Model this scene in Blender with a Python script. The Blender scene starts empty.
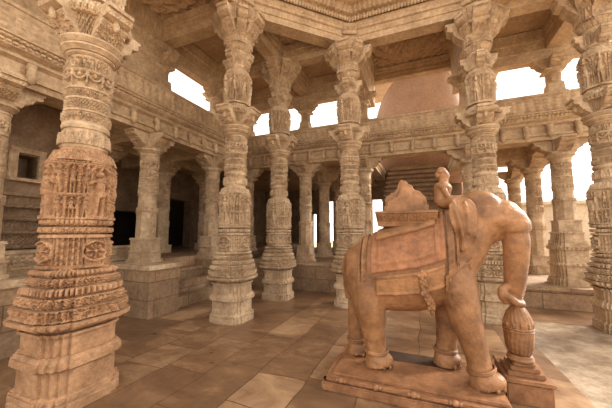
import bpy, bmesh, math, random
import numpy as np
from mathutils import Vector, Matrix

random.seed(7)
rng = np.random.RandomState(7)
SC = bpy.context.scene
COL = SC.collection
PI = math.pi

# ------------------------------------------------------------------ camera
cam_data = bpy.data.cameras.new('camera')
cam_data.sensor_width = 36.0
cam_data.sensor_fit = 'HORIZONTAL'
cam_data.lens = 285.0 / 612.0 * 36.0
cam_data.clip_start = 0.05
cam_data.clip_end = 500
cam = bpy.data.objects.new('camera', cam_data)
COL.objects.link(cam)
cam.location = (3.315, -6.319, 1.6)
cam.rotation_euler = (PI / 2 + 0.096, 0, 0.388)
SC.camera = cam

# ------------------------------------------------------------------ world, exposure
W = bpy.data.worlds.new('overcast_sky')
SC.world = W
W.use_nodes = True
nt = W.node_tree
nt.nodes['Background'].inputs[0].default_value = (1.0, 0.96, 0.90, 1)
nt.nodes['Background'].inputs[1].default_value = 1.5
SC.view_settings.view_transform = 'Standard'
SC.view_settings.look = 'None'
SC.view_settings.gamma = 1.0
SC.view_settings.use_curve_mapping = False
SC.view_settings.exposure = 0.66
SC.cycles.max_bounces = 10
SC.cycles.diffuse_bounces = 3

sun_d = bpy.data.lights.new('sun', 'SUN')
sun_d.energy = 6.0
sun_d.angle = math.radians(24)
sun_d.color = (1.0, 0.93, 0.82)
sun = bpy.data.objects.new('sun', sun_d)
COL.objects.link(sun)
sun.rotation_euler = Vector((-.64, -.55, -.47)).to_track_quat('-Z', 'Y').to_euler()

# ------------------------------------------------------------------ materials
def srgb(r, g, b):
    f = lambda c: c / 12.92 if c <= 0.04045 else ((c + 0.055) / 1.055) ** 2.4
    return (f(r / 255), f(g / 255), f(b / 255), 1)

def stone(name, c1, c2, scale=3.0, rough=0.75, bump=0.25, bscale=45.0, spec=0.3, c3=None, grain=16.0):
    m = bpy.data.materials.new(name)
    m.use_nodes = True
    t = m.node_tree
    N, L = t.nodes, t.links
    p = N['Principled BSDF']
    p.inputs['Roughness'].default_value = rough
    p.inputs['Specular IOR Level'].default_value = spec
    tc = N.new('ShaderNodeTexCoord')
    oi = N.new('ShaderNodeObjectInfo')
    ad = N.new('ShaderNodeVectorMath'); ad.operation = 'ADD'
    cx = N.new('ShaderNodeCombineXYZ')
    mu = N.new('ShaderNodeMath'); mu.operation = 'MULTIPLY'; mu.inputs[1].default_value = 37.0
    L.new(oi.outputs['Random'], mu.inputs[0])
    L.new(mu.outputs[0], cx.inputs[0]); L.new(mu.outputs[0], cx.inputs[1])
    L.new(tc.outputs['Object'], ad.inputs[0]); L.new(cx.outputs[0], ad.inputs[1])
    n1 = N.new('ShaderNodeTexNoise')
    n1.inputs['Scale'].default_value = scale
    n1.inputs['Detail'].default_value = 6
    n1.inputs['Roughness'].default_value = 0.65
    L.new(ad.outputs[0], n1.inputs['Vector'])
    cr = N.new('ShaderNodeValToRGB')
    cr.color_ramp.elements[0].position = 0.32
    cr.color_ramp.elements[0].color = c1
    cr.color_ramp.elements[1].position = 0.68
    cr.color_ramp.elements[1].color = c2
    if c3:
        e = cr.color_ramp.elements.new(0.5); e.color = c3
    L.new(n1.outputs['Fac'], cr.inputs['Fac'])
    n3 = N.new('ShaderNodeTexNoise'); n3.inputs['Scale'].default_value = grain; n3.inputs['Detail'].default_value = 8; n3.inputs['Roughness'].default_value = 0.75
    L.new(tc.outputs['Object'], n3.inputs['Vector'])
    gr = N.new('ShaderNodeMapRange'); gr.inputs['From Min'].default_value = 0.35; gr.inputs['From Max'].default_value = 0.65
    gr.inputs['To Min'].default_value = 0.66; gr.inputs['To Max'].default_value = 1.14
    L.new(n3.outputs['Fac'], gr.inputs['Value'])
    gm = N.new('ShaderNodeVectorMath'); gm.operation = 'SCALE'
    L.new(cr.outputs['Color'], gm.inputs[0]); L.new(gr.outputs[0], gm.inputs['Scale'])
    L.new(gm.outputs[0], p.inputs['Base Color'])
    n2 = N.new('ShaderNodeTexNoise')
    n2.inputs['Scale'].default_value = bscale
    n2.inputs['Detail'].default_value = 4
    L.new(tc.outputs['Object'], n2.inputs['Vector'])
    bp = N.new('ShaderNodeBump')
    bp.inputs['Strength'].default_value = bump
    bp.inputs['Distance'].default_value = 0.02
    L.new(n2.outputs['Fac'], bp.inputs['Height'])
    L.new(bp.outputs['Normal'], p.inputs['Normal'])
    return m

M_PIL = stone('carved_tan_stone', srgb(160, 131, 100), srgb(210, 181, 147), 3.5, bump=0.5, bscale=45)
M_REDLIT = stone('red_lit_tan_stone', srgb(146, 108, 77), srgb(188, 146, 109), 3.0, bump=0.5, bscale=45)  # tan stone with the redder light of the lower pillar in its colour
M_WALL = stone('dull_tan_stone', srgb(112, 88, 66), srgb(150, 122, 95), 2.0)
M_BEAM = stone('pale_tan_stone', srgb(166, 136, 104), srgb(206, 176, 140), 2.5, bump=0.3)
M_CEIL = stone('grey_tan_ceiling_stone', srgb(166, 134, 102), srgb(196, 164, 130), 1.5)
M_ELE = stone('orange_brown_marble', srgb(112, 76, 48), srgb(172, 124, 84), 3.0, rough=0.46, bump=0.35, bscale=38, grain=9)
M_CLOTH = stone('red_brown_marble', srgb(124, 80, 51), srgb(170, 116, 78), 4.0, rough=0.55, bump=0.2)
M_PLINTH = stone('brown_marble', srgb(118, 79, 52), srgb(166, 118, 82), 3.0, rough=0.5, bump=0.15)
M_DOME = stone('rosy_plaster', srgb(140, 103, 76), srgb(156, 118, 88), 0.8, bump=0.05)
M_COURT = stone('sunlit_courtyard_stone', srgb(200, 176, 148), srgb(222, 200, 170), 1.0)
M_SHADOW = stone('painted_shadow', srgb(58, 40, 28), srgb(84, 60, 42), 4.0)  # dark brown for the shadow painted under the elephant
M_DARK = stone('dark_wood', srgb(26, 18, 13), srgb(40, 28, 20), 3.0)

def floor_material():
    m = bpy.data.materials.new('worn_marble_paving')
    m.use_nodes = True
    t = m.node_tree; N, L = t.nodes, t.links
    p = N['Principled BSDF']
    tc = N.new('ShaderNodeTexCoord')
    mp = N.new('ShaderNodeMapping'); mp.inputs['Location'].default_value = (0.3, 0.15, 0)
    mp.inputs['Rotation'].default_value = (0, 0, PI / 2)
    L.new(tc.outputs['Object'], mp.inputs['Vector'])
    nd = N.new('ShaderNodeTexNoise'); nd.inputs['Scale'].default_value = 1.3; nd.inputs['Detail'].default_value = 2
    L.new(mp.outputs[0], nd.inputs['Vector'])
    sub = N.new('ShaderNodeVectorMath'); sub.operation = 'SUBTRACT'; sub.inputs[1].default_value = (0.5, 0.5, 0.5)
    L.new(nd.outputs['Color'], sub.inputs[0])
    scl = N.new('ShaderNodeVectorMath'); scl.operation = 'SCALE'; scl.inputs['Scale'].default_value = 0.12
    L.new(sub.outputs[0], scl.inputs[0])
    add = N.new('ShaderNodeVectorMath'); add.operation = 'ADD'
    L.new(mp.outputs[0], add.inputs[0]); L.new(scl.outputs[0], add.inputs[1])
    br = N.new('ShaderNodeTexBrick')
    br.inputs['Scale'].default_value = 1.0
    br.inputs['Brick Width'].default_value = 0.98
    br.inputs['Row Height'].default_value = 0.56
    br.inputs['Mortar Size'].default_value = 0.005
    br.inputs['Bias'].default_value = -0.35
    br.offset = 0.37; br.squash = 0.62; br.squash_frequency = 3
    br.inputs['Color1'].default_value = (0, 0, 0, 1)
    br.inputs['Color2'].default_value = (1, 1, 1, 1)
    br.inputs['Mortar'].default_value = (0, 0, 0, 1)
    L.new(add.outputs[0], br.inputs['Vector'])
    ns = N.new('ShaderNodeTexNoise'); ns.inputs['Scale'].default_value = 1.7; ns.inputs['Detail'].default_value = 9
    ns.inputs['Roughness'].default_value = 0.7; ns.inputs['Distortion'].default_value = 0.8
    mp2 = N.new('ShaderNodeMapping'); mp2.inputs['Scale'].default_value = (0.9, 1.5, 1); mp2.inputs['Rotation'].default_value = (0, 0, 0.5)
    L.new(tc.outputs['Object'], mp2.inputs['Vector']); L.new(mp2.outputs[0], ns.inputs['Vector'])
    # slab tone + vein noise
    ma = N.new('ShaderNodeMath'); ma.operation = 'MULTIPLY'; ma.inputs[1].default_value = 0.33
    L.new(br.outputs['Color'], ma.inputs[0])
    mb = N.new('ShaderNodeMath'); mb.operation = 'MULTIPLY_ADD'; mb.inputs[1].default_value = 1.0
    L.new(ns.outputs['Fac'], mb.inputs[0]); L.new(ma.outputs[0], mb.inputs[2])
    cr = N.new('ShaderNodeValToRGB')
    E = cr.color_ramp.elements
    E[0].position = 0.25; E[0].color = srgb(82, 60, 44)
    E[1].position = 0.95; E[1].color = srgb(194, 158, 120)
    e = E.new(0.55); e.color = srgb(128, 95, 68)
    L.new(mb.outputs[0], cr.inputs['Fac'])
    mx = N.new('ShaderNodeMixRGB'); mx.blend_type = 'MIX'
    mx.inputs['Color2'].default_value = srgb(78, 52, 36)
    L.new(br.outputs['Fac'], mx.inputs['Fac']); L.new(cr.outputs['Color'], mx.inputs['Color1'])
    L.new(mx.outputs['Color'], p.inputs['Base Color'])
    rr = N.new('ShaderNodeMapRange'); rr.inputs['To Min'].default_value = 0.2; rr.inputs['To Max'].default_value = 0.42
    L.new(ns.outputs['Fac'], rr.inputs['Value']); L.new(rr.outputs[0], p.inputs['Roughness'])
    p.inputs['Specular IOR Level'].default_value = 0.5
    b = N.new('ShaderNodeBump'); b.inputs['Strength'].default_value = 0.28; b.inputs['Distance'].default_value = 0.02
    nb = N.new('ShaderNodeTexNoise'); nb.inputs['Scale'].default_value = 9; nb.inputs['Detail'].default_value = 5
    L.new(tc.outputs['Object'], nb.inputs['Vector'])
    mm = N.new('ShaderNodeMath'); mm.operation = 'SUBTRACT'
    L.new(nb.outputs['Fac'], mm.inputs[0]); L.new(br.outputs['Fac'], mm.inputs[1])
    L.new(mm.outputs[0], b.inputs['Height']); L.new(b.outputs['Normal'], p.inputs['Normal'])
    return m
M_FLOOR = floor_material()
M_GLARE = stone('marble_with_glare', srgb(120, 98, 78), srgb(196, 174, 148), 1.6, rough=0.25, bump=1.0, bscale=7, spec=0.6, grain=5)  # glare on the right-hand floor, painted into a paler marble colour

def block_material(name, c1, c2, bw=0.6, bh=0.3):
    m = stone(name, c1, c2, 2.5)
    t = m.node_tree; N, L = t.nodes, t.links
    p = N['Principled BSDF']
    src = p.inputs['Base Color'].links[0].from_socket
    tc = N.new('ShaderNodeTexCoord')
    sp = N.new('ShaderNodeSeparateXYZ'); L.new(tc.outputs['Object'], sp.inputs[0])
    ad = N.new('ShaderNodeMath'); ad.operation = 'ADD'
    L.new(sp.outputs[0], ad.inputs[0]); L.new(sp.outputs[1], ad.inputs[1])
    cb = N.new('ShaderNodeCombineXYZ'); L.new(ad.outputs[0], cb.inputs[0]); L.new(sp.outputs[2], cb.inputs[1])
    br = N.new('ShaderNodeTexBrick')
    br.inputs['Scale'].default_value = 1
    br.inputs['Brick Width'].default_value = bw; br.inputs['Row Height'].default_value = bh
    br.inputs['Mortar Size'].default_value = 0.008
    br.inputs['Color1'].default_value = (0.72, 0.72, 0.72, 1); br.inputs['Color2'].default_value = (1.08, 1.08, 1.08, 1)
    br.inputs['Mortar'].default_value = (0.42, 0.42, 0.42, 1)
    L.new(cb.outputs[0], br.inputs['Vector'])
    mx = N.new('ShaderNodeMixRGB'); mx.blend_type = 'MULTIPLY'; mx.inputs['Fac'].default_value = 1
    L.new(src, mx.inputs['Color1']); L.new(br.outputs['Color'], mx.inputs['Color2'])
    L.new(mx.outputs['Color'], p.inputs['Base Color'])
    return m
M_BLOCK = block_material('coursed_stone_blocks', srgb(150, 118, 90), srgb(180, 148, 114), 0.8, 0.33)

# ------------------------------------------------------------------ object helpers
def mesh_obj(name, verts, faces, mat, parent=None, smooth=False, loc=(0, 0, 0)):
    me = bpy.data.meshes.new(name)
    me.from_pydata([tuple(map(float, v)) for v in verts], [], [tuple(map(int, f)) for f in faces])
    me.materials.append(mat)
    if smooth:
        me.polygons.foreach_set('use_smooth', [True] * len(me.polygons))
    me.update()
    o = bpy.data.objects.new(name, me)
    COL.objects.link(o)
    o.location = loc
    if parent:
        o.parent = parent
    return o

def tag(o, label, cat, group=None):
    o['label'] = label
    o['category'] = cat
    o['kind'] = 'thing'
    if group:
        o['group'] = group
    return o

def thing(name, label, cat, loc=(0, 0, 0), rz=0.0, group=None):
    o = bpy.data.objects.new(name, None)
    o.empty_display_size = 0.1
    COL.objects.link(o)
    o.location = loc
    o.rotation_euler = (0, 0, rz)
    return tag(o, label, cat, group)

def struct(o):
    o['kind'] = 'structure'
    return o

def dup(root, loc, rz, label, mat=None, skip=()):
    r = root.copy(); COL.objects.link(r)
    r.location = loc; r.rotation_euler = (0, 0, rz); r['label'] = label
    for ch in list(root.children):
        if ch.name.split('.')[0] in skip:
            continue
        c = ch.copy(); COL.objects.link(c); c.parent = r
        if mat and ch.type == 'MESH':
            c.material_slots[0].link = 'OBJECT'; c.material_slots[0].material = mat
        for g in list(ch.children):
            e = g.copy(); COL.objects.link(e); e.parent = c
    return r

class MB:
    def __init__(s):
        s.v = []; s.f = []
    def add(s, V, F):
        o = len(s.v)
        s.v += [tuple(p) for p in V]
        s.f += [tuple(i + o for i in f) for f in F]
        return s
    def box(s, x0, x1, y0, y1, z0, z1, bev=0.0):
        if bev <= 0:
            V = [(x, y, z) for z in (z0, z1) for y in (y0, y1) for x in (x0, x1)]
            F = [(0, 2, 3, 1), (4, 5, 7, 6), (0, 1, 5, 4), (2, 6, 7, 3), (0, 4, 6, 2), (1, 3, 7, 5)]
            return s.add(V, F)
        bm = bmesh.new()
        bmesh.ops.create_cube(bm, size=1)
        for v in bm.verts:
            v.co = Vector(((x0 + x1) / 2 + v.co.x * (x1 - x0), (y0 + y1) / 2 + v.co.y * (y1 - y0), (z0 + z1) / 2 + v.co.z * (z1 - z0)))
        bmesh.ops.bevel(bm, geom=bm.edges[:], offset=bev, segments=2, affect='EDGES')
        bm.verts.index_update()
        s.add([v.co[:] for v in bm.verts], [[v.index for v in f.verts] for f in bm.faces])
        bm.free()
        return s
    def prism(s, poly, w0, w1, frame):
        # poly in (a,b); frame(a,b,w)->xyz
        n = len(poly)
        V = [frame(a, b, w0) for a, b in poly] + [frame(a, b, w1) for a, b in poly]
        F = [(i, (i + 1) % n, n + (i + 1) % n, n + i) for i in range(n)]
        F += [tuple(range(n - 1, -1, -1)), tuple(range(n, 2 * n))]
        return s.add(V, F)
    def lathe(s, prof, n=20, c=(0, 0, 0), rad=None):
        V = []; F = []
        for r, z in prof:
            for i in range(n):
                t = 2 * PI * i / n
                k = rad(t, z) if rad else 1
                V.append((c[0] + r * k * math.cos(t), c[1] + r * k * math.sin(t), c[2] + z))
        m = len(prof)
        for j in range(m - 1):
            for i in range(n):
                F.append((j * n + i, j * n + (i + 1) % n, (j + 1) * n + (i + 1) % n, (j + 1) * n + i))
        F.append(tuple(range(n - 1, -1, -1))); F.append(tuple(range((m - 1) * n, m * n)))
        return s.add(V, F)
    def tube(s, pts, radii, n=12, closed=False):
        P = [Vector(p) for p in pts]
        m = len(P)
        if not hasattr(radii, '__len__'):
            radii = [radii] * m
        V = []; F = []
        up = None
        for j in range(m):
            if closed:
                T = P[(j + 1) % m] - P[j - 1]
            else:
                T = P[min(j + 1, m - 1)] - P[max(j - 1, 0)]
            T.normalize()
            if up is None:
                up = T.orthogonal().normalized()
            up = (up - T * up.dot(T))
            if up.length < 1e-5:
                up = T.orthogonal()
            up.normalize()
            B = T.cross(up)
            for i in range(n):
                t = 2 * PI * i / n
                V.append(tuple(P[j] + (up * math.cos(t) + B * math.sin(t)) * radii[j]))
        for j in range(m if closed else m - 1):
            k = (j + 1) % m
            for i in range(n):
                F.append((j * n + i, j * n + (i + 1) % n, k * n + (i + 1) % n, k * n + i))
        if not closed:
            F.append(tuple(range(n - 1, -1, -1))); F.append(tuple(range((m - 1) * n, m * n)))
        return s.add(V, F)
    def ell(s, c, r, n=20, m=12, rot=None):
        V = []; F = []
        R = rot or Matrix.Identity(3)
        for j in range(1, m):
            p = PI * j / m
            for i in range(n):
                t = 2 * PI * i / n
                q = R @ Vector((r[0] * math.sin(p) * math.cos(t), r[1] * math.sin(p) * math.sin(t), -r[2] * math.cos(p)))
                V.append((c[0] + q.x, c[1] + q.y, c[2] + q.z))
        q = R @ Vector((0, 0, -r[2])); V.append((c[0] + q.x, c[1] + q.y, c[2] + q.z))
        q = R @ Vector((0, 0, r[2])); V.append((c[0] + q.x, c[1] + q.y, c[2] + q.z))
        for j in range(m - 2):
            for i in range(n):
                F.append((j * n + i, j * n + (i + 1) % n, (j + 1) * n + (i + 1) % n, (j + 1) * n + i))
        a, b = len(V) - 2, len(V) - 1
        for i in range(n):
            F.append((a, (i + 1) % n, i)); F.append((b, (m - 2) * n + i, (m - 2) * n + (i + 1) % n))
        return s.add(V, F)
    def build(s, name, mat, parent=None, smooth=False, loc=(0, 0, 0)):
        return mesh_obj(name, s.v, s.f, mat, parent, smooth, loc)

def remeshed(mb, name, mat, parent, voxel, smooth_it=3, loc=(0, 0, 0)):
    o = mb.build(name, mat, None)
    m = o.modifiers.new('r', 'REMESH'); m.mode = 'VOXEL'; m.voxel_size = voxel; m.use_smooth_shade = True
    if smooth_it:
        s = o.modifiers.new('s', 'SMOOTH'); s.factor = 0.5; s.iterations = smooth_it
    dg = bpy.context.evaluated_depsgraph_get()
    me = bpy.data.meshes.new_from_object(o.evaluated_get(dg))
    old = o.data
    o.modifiers.clear()
    o.data = me; me.name = name
    bpy.data.meshes.remove(old)
    if not me.materials:
        me.materials.append(mat)
    me.polygons.foreach_set('use_smooth', [True] * len(me.polygons))
    o.parent = parent; o.location = loc
    return o

# ------------------------------------------------------------------ carving patterns: a = turns (0..1) or metres/tile, w = 0..1 height
def sm(x, e0, e1):
    t = np.clip((x - e0) / (e1 - e0), 0, 1)
    return t * t * (3 - 2 * t)
def frac(a, n):
    return (a * n) % 1.0 - 0.5
def caps(x, y, ax, ay, bx, by, r):
    px, py = x - ax, y - ay; dx, dy = bx - ax, by - ay
    h = np.clip((px * dx + py * dy) / (dx * dx + dy * dy + 1e-9), 0, 1)
    return np.hypot(px - dx * h, py - dy * h) - r

def p_plain(a, w, n): return np.zeros_like(a)
def p_beads(a, w, n):
    x = frac(a, n) * 2; y = (w - 0.5) * 2
    return np.sqrt(np.clip(1 - x * x - y * y, 0, 1))
def p_dentil(a, w, n):
    x = frac(a, n)
    return sm(np.abs(x), 0.36, 0.26) * sm(np.abs(w - 0.5), 0.46, 0.36)
def p_leaf(a, w, n):
    x = np.abs(frac(a, n)) * 2
    tip = 1 - x ** 1.6
    h = sm(tip - w, -0.05, 0.12)
    x2 = np.abs(frac(a + 0.5 / n, n)) * 2
    back = 0.45 * sm(1 - x2 ** 1.6 - w, -0.05, 0.12)
    rib = 0.35 * sm(x, 0.16, 0.05)
    return np.maximum(h * (0.75 + rib), back)
def p_leafdown(a, w, n): return p_leaf(a, 1 - w, n)
def p_lozenge(a, w, n):
    x = np.abs(frac(a, n)) * 2; y = np.abs(w - 0.5) * 2
    d = x + y
    return sm(d, 1.0, 0.85) * (1 - 0.7 * sm(np.abs(d - 0.5), 0.16, 0.06))
def p_scroll(a, w, n):
    x = frac(a, n); y = w - 0.5
    s = np.where(((a * n) % 2) < 1, 1.0, -1.0)
    r = np.hypot(x, y * 0.9 + 0.05 * s); t = np.arctan2(y * s, x)
    sp = np.cos(t * 1.0 + r * 26)
    return 0.75 * sm(sp, -0.15, 0.4) * sm(r, 0.56, 0.44) + 0.5 * sm(r, 0.14, 0.07)
def p_loop(a, w, n):
    x = frac(a, n); y = w
    arc = np.abs(np.hypot(x * 1.1, (y - 0.95)) - 0.52)
    h = sm(arc, 0.10, 0.05)
    tas = sm(np.abs(np.abs(x) - 0.5), 0.09, 0.05) * sm(y, 0.08, 0.14)
    ctr = sm(np.hypot(x, y - 0.72), 0.17, 0.10)
    top = sm(y, 0.86, 0.9)
    return np.maximum.reduce([h, tas, ctr * 0.9, top])
def p_mix(a, w, n):
    x = frac(a, n)
    i = np.floor(a * n)
    ph = (i * 1.7) % 3.1
    y = w
    r1 = np.cos((x + 0.5) * 13 + ph) * np.cos(y * 17 + ph * 2)
    r2 = np.cos((x - y) * 14 + ph)
    return sm(np.maximum(r1, r2 * 0.75), 0.15, 0.55)
def p_flute(a, w, n):
    x = frac(a, n)
    return 0.5 + 0.5 * np.cos(x * 2 * PI)
def p_panel(a, w, n):
    x = np.abs(frac(a, n)); y = np.abs(w - 0.5)
    inn = sm(x, 0.40, 0.37) * sm(y, 0.43, 0.39)
    core = sm(np.maximum(x / 0.30, y / 0.36), 1.0, 0.92)
    k = np.maximum(x / 0.30, y / 0.36)
    return 1 - inn + inn * core * (0.55 + 0.45 * sm(np.cos(k * 14), -0.2, 0.3))
def p_figure(a, w, n):
    # niches with standing figures between little columns; every second one narrower
    x = frac(a, n); i = np.floor(a * n)
    big = np.where(i % 2 < 1, 1.0, 0.72)
    sgn = np.where(i % 4 < 2, 1.0, -1.0)
    X = x * sgn; y = w
    k = 1.0 / big
    Y = (y - 0.10) * k
    d = caps(X, Y, 0.0, 0.80, 0.0, 0.80, 0.085)
    d = np.minimum(d, caps(X, Y, 0.0, 0.86, 0.0, 0.96, 0.05))
    d = np.minimum(d, caps(X, Y, 0.02, 0.66, 0.03, 0.50, 0.10))
    d = np.minimum(d, caps(X, Y, 0.05, 0.44, 0.04, 0.42, 0.12))
    d = np.minimum(d, caps(X, Y, 0.09, 0.38, 0.06, 0.03, 0.055))
    d = np.minimum(d, caps(X, Y, -0.02, 0.38, -0.07, 0.03, 0.055))
    d = np.minimum(d, caps(X, Y, 0.12, 0.66, 0.24, 0.50, 0.042))
    d = np.minimum(d, caps(X, Y, 0.24, 0.50, 0.20, 0.36, 0.04))
    d = np.minimum(d, caps(X, Y, -0.10, 0.66, -0.24, 0.60, 0.042))
    d = np.minimum(d, caps(X, Y, -0.24, 0.60, -0.20, 0.80, 0.04))
    f = np.sqrt(np.clip(-d / 0.07, 0, 1)) * big
    pil = sm(np.abs(np.abs(x) - 0.47), 0.06, 0.04) * (0.55 + 0.2 * np.cos(w * 60))
    base = sm(y, 0.10, 0.07) * 0.8
    top = sm(y, 0.93, 0.96) * 0.7
    arch = 0.55 * sm(np.abs(np.hypot(x * 1.0, y - 0.80 * big - 0.02) - 0.36), 0.06, 0.03) * sm(y, 0.7, 0.78)
    return np.maximum.reduce([f, pil, base, top, arch])
def fig2(X, Y, sgn):
    """standing figure in a unit-height field, X in the same unit"""
    X = X * sgn
    d = caps(X, Y, 0.0, 0.82, 0.0, 0.83, 0.060)
    d = np.minimum(d, caps(X, Y, 0.0, 0.89, 0.0, 0.95, 0.035))
    d = np.minimum(d, caps(X, Y, 0.0, 0.69, 0.015, 0.55, 0.075))
    d = np.minimum(d, caps(X, Y, 0.03, 0.47, 0.025, 0.45, 0.085))
    d = np.minimum(d, caps(X, Y, 0.06, 0.40, 0.05, 0.07, 0.036))
    d = np.minimum(d, caps(X, Y, -0.02, 0.40, -0.05, 0.07, 0.036))
    d = np.minimum(d, caps(X, Y, 0.08, 0.69, 0.145, 0.56, 0.030))
    d = np.minimum(d, caps(X, Y, 0.145, 0.56, 0.12, 0.42, 0.028))
    d = np.minimum(d, caps(X, Y, -0.08, 0.69, -0.15, 0.63, 0.030))
    d = np.minimum(d, caps(X, Y, -0.15, 0.63, -0.13, 0.80, 0.028))
    return np.sqrt(np.clip(-d / 0.045, 0, 1))
def niche(x, Y, asp, sgn):
    f = fig2(x * asp, Y, sgn)
    e = 0.5 - np.abs(x)
    pil = sm(e, .13, .10) * (.62 + .12 * np.cos(Y * 70))
    gap = sm(e, .0, .03)
    base = sm(Y, .075, .055) * .8
    ark = .6 * sm(np.abs(np.hypot(x * asp, Y - .80) - .42 * asp), .035, .02) * sm(Y, .74, .80)
    top = sm(Y, .95, .97) * .7
    return np.maximum.reduce([f, pil * gap, base, ark, top])
def p_niches(a, w, n):
    i = np.floor(a * n)
    return niche(frac(a, n), w, .42, np.where(i % 2 < 1, 1.0, -1.0))
def p_drum(a, w, n):
    # a tall framed figure on every second face, two tiers of small figures between
    a = a + .5 / 8
    x = frac(a, 8); i = np.floor(a * 8) % 8
    big = niche(x, w, .40, np.where(i % 4 < 2, 1.0, -1.0)) * 1.25
    xs_ = (x * 2 + 100.5) % 1 - .5
    Yl = np.where(w < .42, w / .42, (w - .42) / .58)
    small = niche(xs_, Yl, .42, np.where(x > 0, 1.0, -1.0)) * .9
    return np.where(i % 2 < 1, big, small)
def p_niche_row(a, w, n):
    a = a + .5 / 8
    x = frac(a, 8); i = np.floor(a * 8) % 8
    r = np.hypot(x * .75, w - .5)
    ros = np.maximum(sm(np.abs(r - .36), .06, .03), sm(r, .30, .26) * (.45 + .45 * np.cos(np.arctan2(w - .5, x) * 8)))
    rib = .55 * sm(np.cos(x * 2 * PI * 5), -.1, .3) * (.8 + .2 * np.cos(w * 26))
    return np.where(i % 2 < 1, np.maximum(ros, .5 * sm(.5 - np.abs(x), .1, .07)), rib)
def p_slant(a, w, n):
    x = frac(a + 0.35 * w / n, n)
    h = 0.5 + 0.5 * np.cos(x * 2 * PI)
    return h * sm(np.abs(w - 0.5), 0.48, 0.38) * (0.75 + 0.25 * np.cos(w * 30))
def p_rings(a, w, n): return np.zeros_like(a)

# ------------------------------------------------------------------ carved lofts (pillars)
Q = [(1, 0), (1, .52), (.915, .52), (.915, .70), (.83, .70), (.83, .83)]
octant = Q + [(y, x) for x, y in reversed(Q[:-1])]
RED = []
for k in range(4):
    c, s = math.cos(k * PI / 2), math.sin(k * PI / 2)
    for x, y in octant[:-1]:
        RED.append((x * c - y * s, x * s + y * c))
def dense(poly, step):
    P = []
    n = len(poly)
    for i in range(n):
        p, q = poly[i], poly[(i + 1) % n]
        L = math.hypot(q[0] - p[0], q[1] - p[1])
        m = max(1, int(round(L / step)))
        for j in range(m):
            P.append((p[0] + (q[0] - p[0]) * j / m, p[1] + (q[1] - p[1]) * j / m))
    return np.array(P)

GAIN = 1.8
class Plan:
    def __init__(s, step):
        D = dense(RED, step)
        s.th = np.arctan2(D[:, 1], D[:, 0]); s.th = np.where(s.th < -1e-9, s.th + 2 * PI, s.th)
        s.dir = np.stack([np.cos(s.th), np.sin(s.th)], 1)
        s.red = np.hypot(D[:, 0], D[:, 1])
        seg = np.hypot(*(np.roll(D, -1, 0) - D).T)
        s.per = np.concatenate([[0], np.cumsum(seg)[:-1]]) / seg.sum()
        s.ang = s.th / (2 * PI)
        t8 = (s.th + PI / 8) % (PI / 4) - PI / 8
        s.oct = 1 / np.cos(t8)
        t4 = (s.th + PI / 4) % (PI / 2) - PI / 4
        s.sq = 1 / np.cos(t4)
        t16 = (s.th + PI / 16) % (PI / 8) - PI / 16
        s.g16 = 1 / np.cos(t16)
        s.rnd = np.ones_like(s.th)
        # octagon with four projecting faces
        s.off = s.oct * np.where(np.abs(((s.th + PI / 4) % (PI / 2)) - PI / 4) < 0.30, 1.10, 1.0)
    def shape(s, k): return getattr(s, k)

def loft(segs, plan, dz=0.010, gain=None):
    rings = []
    for sg in segs:
        z0, z1, pk, s0, s1 = sg[:5]
        pat, n, amp = (sg[5], sg[6], sg[7]) if len(sg) > 5 else (None, 1, 0)
        sh = plan.shape(pk)
        amp *= (gain or GAIN)
        a = plan.per if pk in ('red', 'sq') else plan.ang
        rows = max(2, int(math.ceil((z1 - z0) / dz)) + 1) if pat is not None else (2 if abs(s0 - s1) < 1e-6 or len(sg) <= 5 else 4)
        for j in range(rows):
            w = j / (rows - 1)
            r = sh * (s0 + (s1 - s0) * w)
            if pat is not None:
                hgt = pat(a, np.full_like(a, w), n)
                r = r + (amp * 2.0 * (hgt - .85) if gain is not None and amp > .014 else amp * hgt)
                if amp > .011 and gain is None:
                    r = r - .006 * sm(np.cos(a * 2 * PI * n * 3 + 5 * np.cos((z0 + (z1 - z0) * w) * 90)) * np.cos((z0 + (z1 - z0) * w) * 170 + np.cos(a * 2 * PI * n)), .1, .6)
            rings.append(np.column_stack([plan.dir * r[:, None], np.full(len(r), z0 + (z1 - z0) * w)]))
    M = len(plan.th); R = len(rings)
    V = np.concatenate(rings)
    i = np.arange(M); ni = (i + 1) % M
    F = []
    for j in range(R - 1):
        F.append(np.column_stack([j * M + i, j * M + ni, (j + 1) * M + ni, (j + 1) * M + i]))
    F = np.concatenate(F).tolist()
    F.append(list(range(M - 1, -1, -1))); F.append(list(range((R - 1) * M, R * M)))
    return V.tolist(), F

def loft_obj(name, segs, plan, mat, parent, dz=0.010, gain=None):
    V, F = loft(segs, plan, dz, gain)
    return mesh_obj(name, V, F, mat, parent)

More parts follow.
